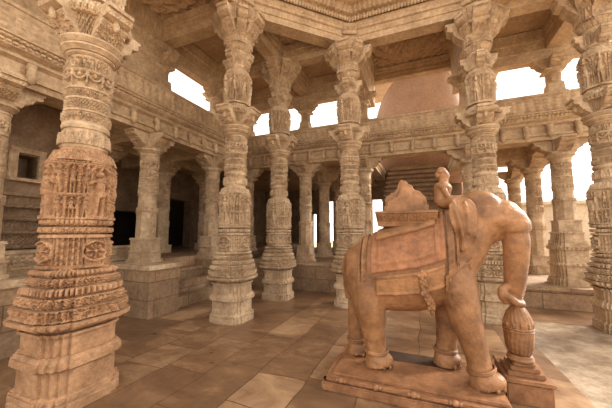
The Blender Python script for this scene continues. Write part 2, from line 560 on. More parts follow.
# ------------------------------------------------------------------ swept carved beams
def sweep(L, prof, col=0.03, x0=0.0):
    """prof: list of (y, z, pattern, tile, amp): the edge from this point to the next carries the pattern"""
    nc = max(2, int(L / col) + 1) if any(p[2] for p in prof) else 2
    xs = np.linspace(0, L, nc)
    rows = []
    n = len(prof)
    for i in range(n):
        y0, z0, pat, tile, amp = prof[i]
        y1, z1 = prof[(i + 1) % n][:2]
        ln = math.hypot(y1 - y0, z1 - z0)
        ny, nz = -(z1 - z0) / ln, (y1 - y0) / ln
        if pat:
            k = max(4, int(ln / 0.016))
            cnt = max(1, round(L / tile))
            for j in range(k + 1):
                w = j / k
                h = amp * pat(xs / L, np.full(nc, w), cnt)
                rows.append(np.column_stack([xs + x0, y0 + (y1 - y0) * w + ny * h, z0 + (z1 - z0) * w + nz * h]))
        else:
            rows.append(np.column_stack([xs + x0, np.full(nc, y0), np.full(nc, z0)]))
    R = len(rows)
    V = np.concatenate(rows)
    F = []
    for j in range(R):
        k = (j + 1) % R
        for i in range(nc - 1):
            F.append((j * nc + i, j * nc + i + 1, k * nc + i + 1, k * nc + i))
    F.append(tuple(j * nc for j in range(R)))
    F.append(tuple(j * nc + nc - 1 for j in reversed(range(R))))
    return V.tolist(), F

# bracket arm: stepped, carved corbel pointing along angle t
def arm(mb, x0, L, z0, z1, w, t, curls=True):
    H = z1 - z0; D = L - x0
    prof = [(-x0, z0, None, 0, 0), (-(x0 + .18 * D), z0 + .04 * H, p_leaf, .045, .012), (-(x0 + .40 * D), z0 + .22 * H, p_mix, .06, .016), (-(x0 + .66 * D), z0 + .46 * H, None, 0, 0),
            (-(x0 + .70 * D), z0 + .50 * H, p_beads, .03, .012), (-(x0 + .70 * D), z0 + .60 * H, None, 0, 0), (-(x0 + .80 * D), z0 + .62 * H, None, 0, 0), (-(x0 + .93 * D), z0 + .68 * H, p_scroll, .07, .014),
            (-(x0 + .93 * D), z0 + .88 * H, None, 0, 0), (-L, z0 + .89 * H, None, 0, 0), (-L, z1, None, 0, 0), (-x0, z1, None, 0, 0)]
    V, F = sweep(2 * w, prof, .012, -w)
    c, s = math.cos(t), math.sin(t)
    mb.add([(-y * c - x * s, -y * s + x * c, z) for x, y, z in V], F)
    return mb

PLAN = Plan(.034)
PLANC = Plan(.085)

A_, B_, D_, D2 = 1.811, 2.647, 2.1, 1.77
SIDE = 2 * A_ + B_

def make_octagon_pillar(label, loc):
    t = thing('carved_pillar', label, 'pillar', loc, 0, 'tall carved pillars around the central octagon')
    ped = [
        (0, .07, 'red', .345, .345), (.07, .10, 'red', .345, .325), (.10, .135, 'red', .34, .34, p_leaf, 90, .005), (.135, .15, 'red', .325, .312),
        (.15, .36, 'red', .305, .305), (.36, .385, 'red', .315, .335), (.385, .45, 'red', .345, .345, p_leaf, 90, .005), (.45, .485, 'red', .335, .315),
        (.485, .66, 'red', .298, .298), (.66, .685, 'red', .322, .322), (.685, .72, 'red', .268, .268), (.72, .745, 'red', .35, .375),
        (.745, .79, 'red', .39, .395, p_leafdown, 80, .010), (.79, .805, 'red', .335, .335), (.805, .90, 'red', .386, .39, p_niches, 64, .018),
        (.90, .915, 'red', .32, .32), (.915, .995, 'red', .362, .357, p_scroll, 44, .016), (.995, 1.01, 'red', .29, .29),
        (1.01, 1.08, 'red', .336, .330, p_dentil, 56, .018), (1.08, 1.095, 'red', .268, .268), (1.095, 1.165, 'red', .312, .306, p_lozenge, 52, .016),
        (1.165, 1.18, 'red', .245, .245), (1.18, 1.235, 'red', .292, .288, p_beads, 56, .016), (1.235, 1.25, 'red', .228, .228)]
    loft_obj('pedestal', ped, PLAN, M_PIL, t, .008, 1.05)
    drum = [
        (1.25, 1.28, 'off', .268, .275), (1.28, 1.54, 'off', .248, .243, p_niche_row, 8, .026), (1.54, 1.57, 'off', .275, .268), (1.57, 1.585, 'off', .218, .218),
        (1.585, 1.64, 'off', .262, .258, p_leafdown, 40, .014), (1.64, 1.66, 'off', .205, .205),
        (1.66, 1.72, 'off', .262, .262, p_beads, 48, .014), (1.72, 2.27, 'off', .240, .244, p_drum, 16, .030),
        (2.27, 2.30, 'off', .262, .256, p_beads, 56, .010), (2.30, 2.42, 'oct', .252, .205, p_leaf, 16, .022), (2.42, 2.45, 'rnd', .205, .20)]
    loft_obj('figured_drum', drum, PLAN, M_PIL, t)
    sh = [
        (2.45, 2.48, 'rnd', .205, .205), (2.48, 2.62, 'rnd', .198, .192, p_leaf, 14, .018), (2.62, 2.65, 'rnd', .19, .19), (2.65, 2.68, 'rnd', .205, .213),
        (2.68, 2.71, 'rnd', .213, .205), (2.71, 2.73, 'rnd', .188, .188), (2.73, 2.83, 'rnd', .19, .19, p_lozenge, 20, .016), (2.83, 2.85, 'rnd', .204, .204),
        (2.85, 2.96, 'rnd', .186, .186, p_mix, 22, .010), (2.96, 2.98, 'rnd', .2, .2), (2.98, 3.07, 'rnd', .188, .188, p_scroll, 18, .016),
        (3.07, 3.085, 'rnd', .202, .202), (3.085, 3.26, 'rnd', .186, .188, p_loop, 10, .022), (3.26, 3.28, 'rnd', .205, .205),
        (3.28, 3.40, 'rnd', .19, .192, p_niches, 20, .014), (3.40, 3.43, 'rnd', .19, .19)]
    loft_obj('shaft', sh, PLAN, M_PIL, t)
    cap = [(3.43, 3.445, 'rnd', .2, .22), (3.445, 3.46, 'rnd', .22, .22), (3.46, 3.47, 'rnd', .205, .205), (3.47, 3.505, 'rnd', .225, .265), (3.505, 3.525, 'rnd', .268, .268),
           (3.525, 3.54, 'rnd', .24, .24), (3.54, 3.58, 'rnd', .255, .292), (3.58, 3.60, 'rnd', .292, .288), (3.60, 3.62, 'g16', .24, .24),
           (3.62, 3.82, 'off', .225, .26, p_mix, 24, .014), (3.82, 3.84, 'red', .30, .31), (3.84, 3.90, 'red', .30, .30, p_dentil, 64, .010), (3.90, 3.97, 'red', .30, .26)]
    c = loft_obj('capital', cap, PLAN, M_PIL, t)
    am = MB()
    for k in range(4):
        arm(am, .12, .46, 3.58, 3.93, .135, k * PI / 2)
        cs, sn = math.cos(k * PI / 2), math.sin(k * PI / 2)
        am.lathe([(.012, -.07), (.03, -.05), (.036, -.01), (.03, .02), (.02, .06)], 10, (0.375 * cs, .375 * sn, 3.77))
    am.build('bracket', M_PIL, c)
    up = [
        (3.97, 4.02, 'oct', .225, .225, p_beads, 40, .012), (4.02, 4.05, 'oct', .20, .20), (4.05, 4.62, 'oct', .20, .222, p_niches, 8, .034),
        (4.62, 4.66, 'oct', .235, .24), (4.66, 4.76, 'oct', .225, .18, p_leaf, 16, .015), (4.76, 4.79, 'rnd', .185, .185), (4.79, 4.83, 'rnd', .20, .20),
        (4.83, 5.10, 'oct', .182, .185, p_lozenge, 24, .012), (5.10, 5.13, 'rnd', .185, .19), (5.13, 5.22, 'rnd', .185, .225, p_leafdown, 20, .012), (5.22, 5.27, 'oct', .23, .23, p_beads, 40, .01)]
    u = loft_obj('upper_shaft', up, PLAN, M_PIL, t)
    sb = MB()
    for k in range(4):
        arm(sb, .10, .33, 4.72, 5.06, .07, k * PI / 2)
    sb.build('scroll_bracket', M_PIL, u)
    tc = [(5.27, 5.30, 'red', .24, .25), (5.30, 5.42, 'red', .225, .225, p_panel, 32, .015), (5.42, 5.46, 'red', .25, .26), (5.46, 5.64, 'off', .21, .29, p_mix, 24, .012), (5.64, 5.70, 'red', .34, .35), (5.70, 5.73, 'red', .31, .31), (5.73, 5.93, 'red', .33, .39, p_leafdown, 56, .010)]
    q = loft_obj('upper_capital', tc, PLANC, M_PIL, t)
    ub = MB()
    for k in range(8):
        arm(ub, .10, .56 if k % 2 == 0 else .50, 5.36, 5.85, .12 if k % 2 == 0 else .09, k * PI / 4)
    ub.build('bracket', M_PIL, q)
    return t

p_first = make_octagon_pillar('nearest carved pillar at the left edge, red light painted low, figures round its drum', (0, -A_ - B_, 0))
for ch in list(p_first.children):
    if ch.name.split('.')[0] in ('pedestal', 'figured_drum'):
        ch.material_slots[0].link = 'OBJECT'; ch.material_slots[0].material = M_REDLIT  # red light on pedestal and drum is painted in by this material
        if ch.name.startswith('pedestal'):
            ch.scale = (1.08, 1.08, 1)
PILLARS = {
    (0, -A_): 'pale carved pillar standing before the stone steps, second pillar from the left front',
    (0, 0): 'slim pale carved pillar at the far corner, between the steps and the elephant',
    (A_, 0): 'carved pillar just left of the elephant rump, its drum showing a framed figure',
    (A_ + B_, 0): 'carved pillar rising directly behind the elephant head and trunk',
    (SIDE, 0): 'tall carved pillar cut by the right edge, beside the bright courtyard gap'}
for (x, y), lab in PILLARS.items():
    r = dup(p_first, (x, y, 0), {0: 0, 1: PI / 2, 2: PI, 3: -PI / 2}[int(abs(x * 3 + y * 5)) % 4], lab, M_PIL)
    for ch in r.children:
        ch.scale = (1, 1, 1)

# ------------------------------------------------------------------ outer pillars
def make_outer_pillar(label, loc, z0, ztop):
    t = thing('aisle_pillar', label, 'pillar', loc, 0, 'plainer pillars along the aisles')
    h = z0
    base = [(h, h + .06, 'red', .29, .29), (h + .06, h + .20, 'red', .26, .25), (h + .20, h + .24, 'red', .265, .255, p_beads, 48, .008), (h + .24, h + .46, 'sq', .20, .195), (h + .46, h + .50, 'sq', .215, .205)]
    loft_obj('base', base, PLANC, M_PIL, t)
    k = h + .5
    H = 3.2 - k
    s = [(k, k + .28 * H, 'oct', .19, .186), (k + .28 * H, k + .30 * H, 'oct', .2, .2), (k + .30 * H, k + .36 * H, 'oct', .185, .185, p_leafdown, 24, .012),
         (k + .36 * H, k + .50 * H, 'g16', .18, .178), (k + .50 * H, k + .52 * H, 'g16', .195, .195), (k + .52 * H, k + .59 * H, 'g16', .176, .176, p_lozenge, 20, .012),
         (k + .59 * H, k + .61 * H, 'rnd', .192, .192), (k + .61 * H, k + .71 * H, 'rnd', .172, .172, p_mix, 20, .010), (k + .71 * H, k + .73 * H, 'rnd', .188, .188),
         (k + .73 * H, k + .83 * H, 'rnd', .17, .17, p_scroll, 16, .012), (k + .83 * H, k + .85 * H, 'rnd', .186, .186), (k + .85 * H, k + .95 * H, 'rnd', .168, .17, p_loop, 10, .014), (k + .95 * H, 3.2, 'rnd', .185, .19)]
    loft_obj('shaft', s, PLANC, M_PIL, t, .02)
    c = [(3.2, 3.23, 'rnd', .2, .2), (3.23, 3.30, 'rnd', .18, .25), (3.30, 3.34, 'rnd', .26, .26), (3.34, 3.38, 'sq', .22, .235), (3.38, 3.66, 'sq', .17, .17)]
    cc = loft_obj('capital', c, PLANC, M_PIL, t)
    b = MB()
    for q in range(4):
        arm(b, .1, .52, 3.36, 3.66, .13, q * PI / 2)
    b.build('bracket', M_PIL, cc)
    if ztop > 4:
        pass
    return t

def make_parapet_pillar(label, loc):
    t = thing('parapet_pillar', label, 'pillar', loc, 0, 'short pillars standing on the parapets')
    u = [(4.68, 4.80, 'sq', .19, .19), (4.80, 5.02, 'sq', .16, .14), (5.02, 5.24, 'oct', .13, .128, p_mix, 16, .006), (5.24, 5.27, 'rnd', .15, .15), (5.27, 5.32, 'rnd', .14, .19), (5.32, 5.36, 'sq', .19, .2), (5.36, 5.62, 'sq', .13, .13)]
    uu = loft_obj('shaft', u, PLANC, M_BEAM, t)
    b = MB()
    for q in range(4):
        arm(b, .08, .40, 5.36, 5.62, .11, q * PI / 2)
    b.build('bracket', M_BEAM, uu)
    return t
pp = make_parapet_pillar('short pillar on the left parapet beside the white sky opening', (-D_, -A_, 0))
for (x, y), lab in {(-D_, -A_ - B_): 'short pillar on the left parapet, hidden behind the nearest pillar capital', (-D_, 0): 'short pillar on the left parapet, peeping out beside the pale pillar upper shaft',
                    (-D_, D2): 'short pillar on the far corner of the two parapets', (0, D2): 'short pillar on the back parapet between two sky openings, right of the slim pillar',
                    (A_, D2): 'short pillar on the back parapet at the left side of the rosy dome', (A_ + B_, D2): 'short pillar on the back parapet behind the pillar at the elephant head',
                    (SIDE, D2): 'short pillar on the back parapet right of the widest white sky opening', (SIDE + 2.1, D2): 'short pillar on the back parapet beyond the right edge'}.items():
    dup(pp, (x, y, 0), 0, lab)

OUT_HI = make_outer_pillar('plain pillar on the stone block podium beside the left steps', (-D_ + .02, -A_ - .20, 0), .97, 5)
dup(OUT_HI, (-D_, -A_ - B_, 0), 0, 'plain pillar at the far left edge, half hidden behind the nearest carved pillar')
dup(OUT_HI, (-D_, 0, 0), 0, 'plain pillar at the far end of the left steps, half behind the pale carved pillar')
dup(OUT_HI, (-D_, D2, 0), 0, 'plain pillar in the far left corner where the two parapets meet')
OUT_MID = make_outer_pillar('plain pillar on the low back platform, left of the gap with bright strips', (0, D2, 0), .70, 5)
dup(OUT_MID, (A_, D2, 0), 0, 'plain pillar half hidden behind the carved pillar left of the elephant')
OUT_LO = make_outer_pillar('plain pillar behind the elephant head, hidden by the carved pillar there', (A_ + B_, D2, 0), .45, 5)
t4 = make_outer_pillar('plain pillar on a tall square pedestal against the bright courtyard, near the right edge', (SIDE, D2, 0), 1.35, 5)
pb = [(.45, .53, 'red', .36, .36), (.53, .60, 'red', .33, .33, p_leaf, 60, .01), (.60, .86, 'red', .30, .30), (.86, .93, 'red', .33, .33, p_beads, 60, .012), (.93, 1.2, 'red', .29, .29), (1.2, 1.28, 'red', .31, .33, p_dentil, 56, .012), (1.28, 1.35, 'red', .31, .29)]
loft_obj('pedestal', pb, PLANC, M_PIL, t4)
dup(OUT_LO, (SIDE + 2.1, D2, 0), 0, 'plain pillar outside the right edge of the picture')

FARP = make_outer_pillar('slim far pillar in the back aisle, seen through the gap left of the elephant', (0, 3.57, 0), .70, 3.7)
for (x, y), lab in {
    (0, 5.4): 'farthest slim pillar, just left of the carved pillar beside the elephant',
    (-1.95, 3.57): 'far pillar in the dark back corner behind the slim carved pillar',
    (-3.95, 0): 'dim pillar in the left aisle behind the podium pillar',
    (-3.95, -A_): 'dim pillar deep in the left aisle, behind the nearest carved pillar',
    (-3.95, D2): 'dim pillar deep in the left aisle beside the right black doorway'}.items():
    dup(FARP, (x, y, 0), 0, lab)
FARR = make_outer_pillar('backlit pale pillar right of the elephant trunk, in front of the courtyard', (SIDE, 3.57, 0), .45, 3.7)
dup(FARR, (SIDE, 5.4, 0), 0, 'slimmer backlit pillar just above the elephant forehead, farther into the courtyard side')

def N(y, z): return (y, z, None, 0, 0)

def parapet_beam(label, loc, rz, L, pend):
    """local x along the beam, local -y faces the hall"""
    t = thing('parapet_beam', label, 'beam', loc, rz, 'carved parapet beams between the aisle pillars')
    low = lambda pr: [(q[0], 3.66 + (q[1] - 3.66) * .7 if q[1] <= 4.26 else q[1] - .18) + tuple(q[2:]) for q in pr]
    V, F = sweep(L, low([
        (-.22, 3.66, None, 0, 0), (-.22, 3.80, None, 0, 0), (-.25, 3.80, p_leaf, .09, .01), (-.25, 3.87, None, 0, 0), (-.20, 3.88, None, 0, 0),
        (-.20, 4.12, None, 0, 0), (-.26, 4.18, None, 0, 0), (-.26, 4.26, None, 0, 0), (.2, 4.26, None, 0, 0), (.2, 3.66, None, 0, 0)]))
    mesh_obj('lintel', V, F, M_BEAM, t)
    V, F = sweep(L, low([(-.27, 4.26, None, 0, 0), (-.34, 4.30, None, 0, 0), (-.34, 4.31, p_dentil, .075, .028), (-.34, 4.37, None, 0, 0), (-.37, 4.375, p_dentil, .075, .022), (-.37, 4.42, None, 0, 0), (-.40, 4.43, None, 0, 0), (-.40, 4.45, None, 0, 0), (.2, 4.45, None, 0, 0), (.2, 4.26, None, 0, 0)]), .018)
    mesh_obj('dentil_band', V, F, M_BEAM, t)
    V, F = sweep(L, low([(-.34, 4.45, p_slant, .17, .02), (-.40, 4.80, None, 0, 0), (-.42, 4.81, None, 0, 0), (-.42, 4.86, None, 0, 0), (-.2, 4.86, None, 0, 0), (-.18, 4.45, None, 0, 0)]), .02)
    mesh_obj('parapet', V, F, M_BEAM, t)
    for k in range(pend):
        x = L * (k + .5) / pend
        m = MB()
        m.lathe([(.015, -.14), (.035, -.12), (.06, -.07), (.07, -.03), (.05, 0), (.065, .02), (.05, .05), (.05, .1)], 14, (x, -.27, 3.84))
        m.box(x - .05, x + .05, -.29, -.18, 3.90, 4.0)
        m.build('pendant', M_BEAM, t, True)
    return t

hw = .17
ys = [-A_ - B_ - 2.1, -A_ - B_, -A_, 0, D2]
labs = ['parapet beam above the far left pillar, running out of the left edge', 'parapet beam passing behind the capital of the nearest left pillar',
        'parapet beam above the left steps, ending behind the pale carved pillar', 'short parapet beam into the far left corner']
for i in range(4):
    L = ys[i + 1] - ys[i]
    parapet_beam(labs[i], (-D_, ys[i], 0), PI / 2, L, max(3, int(L / .45)))
xs = [-D_, 0, A_, A_ + B_, SIDE, SIDE + 2.1]
labs = ['parapet beam at the far corner, behind the slim carved pillar', 'parapet beam under the small pillar against the white sky, left of the elephant',
        'long parapet beam below the smooth rosy dome, above the stone rider', 'parapet beam below the widest white sky opening at upper right', 'parapet beam running out of the right edge']
for i in range(5):
    L = xs[i + 1] - xs[i]
    parapet_beam(labs[i], (xs[i], D2, 0), 0, L, max(3, int(L / .45)))

# upper beams: box with mouldings from p to q
def upper_beam(name, label, p, q, z0, z1, w, group, mat=M_BEAM, deco=True):
    p = Vector((p[0], p[1], 0)); q = Vector((q[0], q[1], 0))
    d = q - p
    L = d.length; h = z1 - z0
    V, F = sweep(L, [
        (-w, z0, None, 0, 0), (-w, z0 + .30 * h, None, 0, 0), (-w - .02, z0 + .32 * h, None, 0, 0), (-w - .02, z0 + .36 * h, None, 0, 0), (-w - .005, z0 + .38 * h, None, 0, 0), (-w - .005, z0 + .62 * h, None, 0, 0),
        (-w - .04, z0 + .66 * h, None, 0, 0), (-w - .04, z0 + .78 * h, p_leafdown if deco else None, .1, .012), (-w - .06, z1, None, 0, 0),
        (w + .06, z1, None, 0, 0), (w + .02, z0 + .66 * h, None, 0, 0), (w, z0 + .62 * h, None, 0, 0), (w, z0, None, 0, 0)])
    return tag(mesh_obj(name, V, F, mat, None, False, (p.x, p.y, 0)), label, 'beam', group), math.atan2(d.y, d.x)

def ub(name, label, p, q, z0, z1, w, group, mat=M_BEAM, deco=True):
    o, r = upper_beam(name, label, p, q, z0, z1, w, group, mat, deco)
    o.rotation_euler = (0, 0, r)
    return o
P1, P2, P3, P4, P5, P6 = (0, -A_ - B_), (0, -A_), (0, 0), (A_, 0), (A_ + B_, 0), (SIDE, 0)
P7 = (SIDE, -A_); P0 = (0, -SIDE)
# inner side of the octagon is to local -y when the path runs from right to left of the ring centre
G1 = 'lintels carrying the octagonal dome ring'
LZ0, LZ1 = 5.93, 6.40
ub('dome_lintel', 'dome lintel along the left side above the nearest pillar', P1, P2, LZ0, LZ1, .16, G1)
ub('dome_lintel', 'slanting dome lintel between the pale pillar and the pillar left of the elephant', P2, P4, LZ0, LZ1, .16, G1)
ub('dome_lintel', 'dome lintel across the top, over the rosy dome bay', P4, P5, LZ0, LZ1, .16, G1)
ub('dome_lintel', 'slanting dome lintel leaving the top right corner', P5, P7, LZ0, LZ1, .16, G1)
G2 = 'roof beams under the aisle ceilings'
RZ0, RZ1 = 5.85, 6.30
ub('roof_beam', 'roof beam from the pale pillar to the slim corner pillar', P2, P3, RZ0, RZ1, .14, G2)
ub('roof_beam', 'roof beam from the slim corner pillar to the pillar left of the elephant', P3, P4, RZ0, RZ1, .14, G2)
ub('roof_beam', 'roof beam from the pillar behind the elephant head to the right edge pillar', P5, P6, RZ0, RZ1, .14, G2)
ub('roof_beam', 'roof beam over the left aisle behind the nearest pillar', (-D_, P1[1]), P1, RZ0, RZ1, .14, G2)
ub('roof_beam', 'roof beam over the left aisle from the pale pillar to the podium pillar', (-D_, P2[1]), P2, RZ0, RZ1, .14, G2)
ub('roof_beam', 'roof beam from the slim corner pillar over the left aisle', (-D_, 0), P3, RZ0, RZ1, .14, G2)
ub('roof_beam', 'roof beam from the slim corner pillar back to the small pillar on the parapet', P3, (0, D2), RZ0, RZ1, .14, G2)
ub('roof_beam', 'roof beam going back from the pillar left of the elephant', P4, (A_, 3.3), RZ0, 7.04, .14, G2)
ub('roof_beam', 'roof beam going back from the pillar behind the elephant head', P5, (A_ + B_, 3.3), RZ0, 7.04, .14, G2)
ub('roof_beam', 'roof beam going back from the right edge pillar', P6, (SIDE, D2), RZ0, RZ1, .14, G2)
ub('roof_beam', 'roof beam from the right edge pillar forward along the right side', P7, P6, RZ0, RZ1, .14, G2)
G3 = 'eave beams on the small parapet pillars'
EZ0, EZ1 = 5.62, 6.02
for (p, q, lab) in (((-D_, -SIDE), (-D_, P1[1]), 'eave beam at the far left above the parapet'), ((-D_, P1[1]), (-D_, P2[1]), 'low eave beam behind the nearest pillar capital'),
                    ((-D_, P2[1]), (-D_, 0), 'eave beam left of the pale pillar above the narrow sky opening'), ((-D_, 0), (-D_, D2), 'eave beam into the far left corner'),
                    ((-D_, D2), (0, D2), 'eave beam behind the slim corner pillar'), ((0, D2), (A_, D2), 'eave beam above the sky opening left of the elephant pillar'),
                    ((A_, 3.2), (A_ + B_, 3.2), 'eave beam hanging in front of the rosy dome'), ((A_ + B_, D2), (SIDE, D2), 'eave beam above the widest sky opening'),
                    ((SIDE, D2), (SIDE + 2.1, D2), 'eave beam at the right edge')):
    up = EZ0 + (1.03 if 'rosy' in lab else 0) - (.90 if 'nearest' in lab or 'far left above' in lab else 0)
    ub('eave_beam', lab, p, q, up, 6.34 + (.70 if 'rosy' in lab else 0), .13, G3)

# ------------------------------------------------------------------ ceilings (structure)
def ceiling_panel(x0, x1, y0, y1, z, style, clip=None):
    st = .018 if style == 'rings' else .03
    nx = max(4, int((x1 - x0) / st)); ny = max(4, int((y1 - y0) / st))
    X, Y = np.meshgrid(np.linspace(x0, x1, nx), np.linspace(y0, y1, ny))
    u = (X - (x0 + x1) / 2); v = (Y - (y0 + y1) / 2)
    r = np.hypot(u, v)
    m = min(x1 - x0, y1 - y0) / 2
    if style == 'rings':
        h = .05 * np.cos(r / m * 30) * (r < m * .92) + .03 * np.cos(np.arctan2(v, u) * 24) * (r < m * .9) + .03 * (np.cos(u * 26) * np.cos(v * 26)) * (r >= m * .92)
    elif style == 'lattice':
        h = .028 * sm(np.maximum(np.cos((u + v) * 26), np.cos((u - v) * 26)), .3, .7) + .02 * np.cos(r * 30)
    else:
        k = np.maximum(np.abs(u) / (x1 - x0) * 2, np.abs(v) / (y1 - y0) * 2)
        h = .03 * sm(k, .78, .82) - .03 * sm(k, .9, .92)
    V = np.column_stack([X.ravel(), Y.ravel(), (z - h).ravel()])
    T = V.copy(); T[:, 2] = z + .18
    n = nx * ny
    F = []
    for j in range(ny - 1):
        for i in range(nx - 1):
            a = j * nx + i
            if clip is None or clip(V[a][0] + .015, V[a][1] + .015):
                F.append((a, a + nx, a + nx + 1, a + 1))
    if clip:
        n0 = len(V)
        T[:, 2] = z + .12
        F += [tuple(n0 + k for k in reversed(f)) for f in F]
        return struct(mesh_obj('ceiling', V.tolist() + T.tolist(), F, M_CEIL))
    c = [0, nx - 1, n - 1, n - nx]
    allv = V.tolist() + [T[k].tolist() for k in c]
    edge = [list(range(0, nx)), [j * nx + nx - 1 for j in range(ny)], [n - 1 - i for i in range(nx)], [(ny - 1 - j) * nx for j in range(ny)]]
    for k in range(4):
        F.append(tuple(edge[k] + [n + (k + 1) % 4, n + k]))
    F.append((n, n + 1, n + 2, n + 3))
    return struct(mesh_obj('ceiling', allv, F, M_CEIL))

CZ = 6.36
for i in range(4):
    ceiling_panel(-D_ - .5, 0, ys[i], ys[i + 1] - .002, CZ, 'lattice' if i in (0, 1) else 'plain')
for i in range(1, 5):
    ceiling_panel(xs[i] + .002, xs[i + 1], 0, D2 + (1.6 if i == 2 else .5), CZ + (.72 if i == 2 else 0), 'rings' if i == 2 else 'plain')
ceiling_panel(.002, A_, -A_, -.002, CZ, 'lattice', lambda x, y: x - y < A_ - .05)
ceiling_panel(A_ + B_, SIDE, -A_, -.002, CZ, 'lattice', lambda x, y: x + y > A_ + B_ + .05)

# dome cornice ring: octagonal corbelled courses with a bead fringe
ctr = (SIDE / 2, -SIDE / 2)
OCT = [P2, P1, (A_, -SIDE), (A_ + B_, -SIDE), (SIDE, -A_ - B_), (SIDE, -A_), P5, P4]
ringp = [(1.00, 6.40), (.955, 6.40), (.95, 6.46), (.925, 6.47), (.925, 6.56), (.90, 6.58), (.89, 6.74), (.86, 6.76), (.85, 6.96), (.80, 6.98), (.79, 7.2), (.72, 7.22), (.71, 7.45), (.80, 7.5), (1.03, 7.3)]
tring = thing('dome_cornice', 'octagonal corbelled cornice with a beaded fringe at the foot of the dome', 'cornice', (ctr[0], ctr[1], 0))
def oct_pts(k, n=90):
    out = []
    for i in range(8):
        p, q = OCT[i], OCT[(i + 1) % 8]
        for j in range(n):
            w = j / n
            out.append(((p[0] + (q[0] - p[0]) * w - ctr[0]) * k, (p[1] + (q[1] - p[1]) * w - ctr[1]) * k))
    return out
V = []; F = []
nn = 8 * 90
for idx, (k, z) in enumerate(ringp):
    for i, (x, y) in enumerate(oct_pts(k)):
        h = 0
        if 3 <= idx <= 10:
            h = .007 * math.cos(i * PI * .5)
        V.append((x * (1 + h), y * (1 + h), z))
m = len(ringp)
for j in range(m):
    for i in range(nn):
        a, b = j * nn + i, j * nn + (i + 1) % nn
        c, d = ((j + 1) % m) * nn + (i + 1) % nn, ((j + 1) % m) * nn + i
        F.append((a, b, c, d))
mesh_obj('corbel_courses', V, F, M_BEAM, tring)
bm_ = MB()
for (x, y) in oct_pts(.912, 36):
    bm_.lathe([(.010, -.085), (.030, -.06), (.034, -.02), (.02, .02)], 8, (x, y, 6.47))
bm_.build('bead_fringe', M_BEAM, tring)

# corner blocks under the cornice above each visible octagon pillar
for (x, y), lab in ((P4, 'small carved block at the cornice corner above the pillar left of the elephant'), (P2, 'small carved block at the cornice corner above the pale pillar'), (P5, 'small carved block at the cornice corner above the elephant head')):
    dx, dy = ctr[0] - x, ctr[1] - y
    r = math.atan2(dy, dx)
    t = thing('corner_block', lab, 'carving', (x, y, 0), r, 'carved corner blocks under the cornice')
    mb = MB(); mb.box(.10, .24, -.13, .13, 5.90, 6.12, .012); mb.box(.10, .29, -.17, .17, 6.12, 6.39, .012)
    mb.build('block', M_BEAM, t)
    mb = MB()
    for k in range(5):
        mb.ell((.295, -.13 + k * .065, 6.25 + .02 * (k % 2)), (.02, .026, .06), 8, 6)
    mb.build('relief', M_BEAM, t)

# ------------------------------------------------------------------ floor and platforms (structure)
mb = MB(); mb.box(-9, 4.72, -9, 10, -.2, 0)
struct(mb.build('floor', M_FLOOR))
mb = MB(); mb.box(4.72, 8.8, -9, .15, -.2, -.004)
struct(mb.build('floor', M_GLARE))  # floor strip whose glare is put in as lighter stone
mb = MB(); mb.box(4.72, 8.8, .15, 10, -.2, 0)
struct(mb.build('floor', M_FLOOR))
mb = MB(); mb.box(-30, 40, -30, -9, -.2, -.01); mb.box(-30, 40, 10, 40, -.2, -.01); mb.box(-30, -9, -9, 10, -.2, -.01); mb.box(8.8, 40, -9, 10, -.2, -.01)  # outer courtyard ground, added pale to bounce light up under the eaves
struct(mb.build('floor', M_COURT))  # added outer ground, pale to bounce light up under the eaves
mb = MB()
mb.box(-9, -2.75, -9, 9, 0, .97)
struct(mb.build('floor', M_BLOCK))
mb = MB()
mb.box(-2.75, 1.45, 1.0, 9, 0, .70)
struct(mb.build('floor', M_BLOCK))
mb = MB()
mb.box(1.45, 9.5, 1.22, 9, 0, .38)
mb.box(1.45, 9.5, 1.16, 9, .38, .45)
struct(mb.build('floor', M_BLOCK))

# podium of the left pillar
def podium(label, x0, x1, y0, y1, z1):
    t = thing('podium', label, 'podium', ((x0 + x1) / 2, (y0 + y1) / 2, 0), 0, 'stone block podiums of the left aisle')
    w, d = (x1 - x0) / 2, (y1 - y0) / 2
    m = MB(); m.box(-w, w, -d, d, 0, z1 - .09)
    m.build('block', M_BLOCK, t)
    V, F = sweep(2 * d + .08, [(-w - .04, z1 - .09, p_leaf, .06, .012), (-w - .04, z1 - .02, None, 0, 0), (-w - .02, z1, None, 0, 0), (w + .02, z1, None, 0, 0), (w + .04, z1 - .09, None, 0, 0)], .012, -d - .04)
    o = mesh_obj('carved_rim', V, F, M_PIL, t); o.rotation_euler = (0, 0, PI / 2 + PI)
    return t
podium('block podium with a carved rim under the pillar beside the left steps', -2.62, -1.36, -2.47, -1.76, .97)
podium('block podium at the far left edge, behind the nearest carved pillar', -2.74, -1.62, -5.2, -3.95, .97)
podium('block podium at the far end of the steps, behind the pale carved pillar', -2.62, -1.5, -.36, .42, .97)

t = thing('stone_steps', 'worn stone steps rising to the left aisle beside the podium', 'steps', (-1.45, -1.0, 0))
for k in range(4):
    m = MB(); m.box(-1.28, -.27 * k, -.75, .62, .2425 * k, .2425 * (k + 1), .012)
    m.build('step', M_BLOCK, t)

t = thing('bench_parapet', 'low carved bench panel left of the podium in the dim aisle', 'bench', (-2.9, -3.3, .97))
V, F = sweep(2.5, [(.0, .0, None, 0, 0), (.0, .03, p_lozenge, .10, .02), (-.06, .25, None, 0, 0), (-.08, .26, None, 0, 0), (-.08, .32, None, 0, 0), (.08, .32, None, 0, 0), (.08, 0, None, 0, 0)], .02, -.7)
o = mesh_obj('panel', V, F, M_PIL, t); o.rotation_euler = (0, 0, PI / 2)

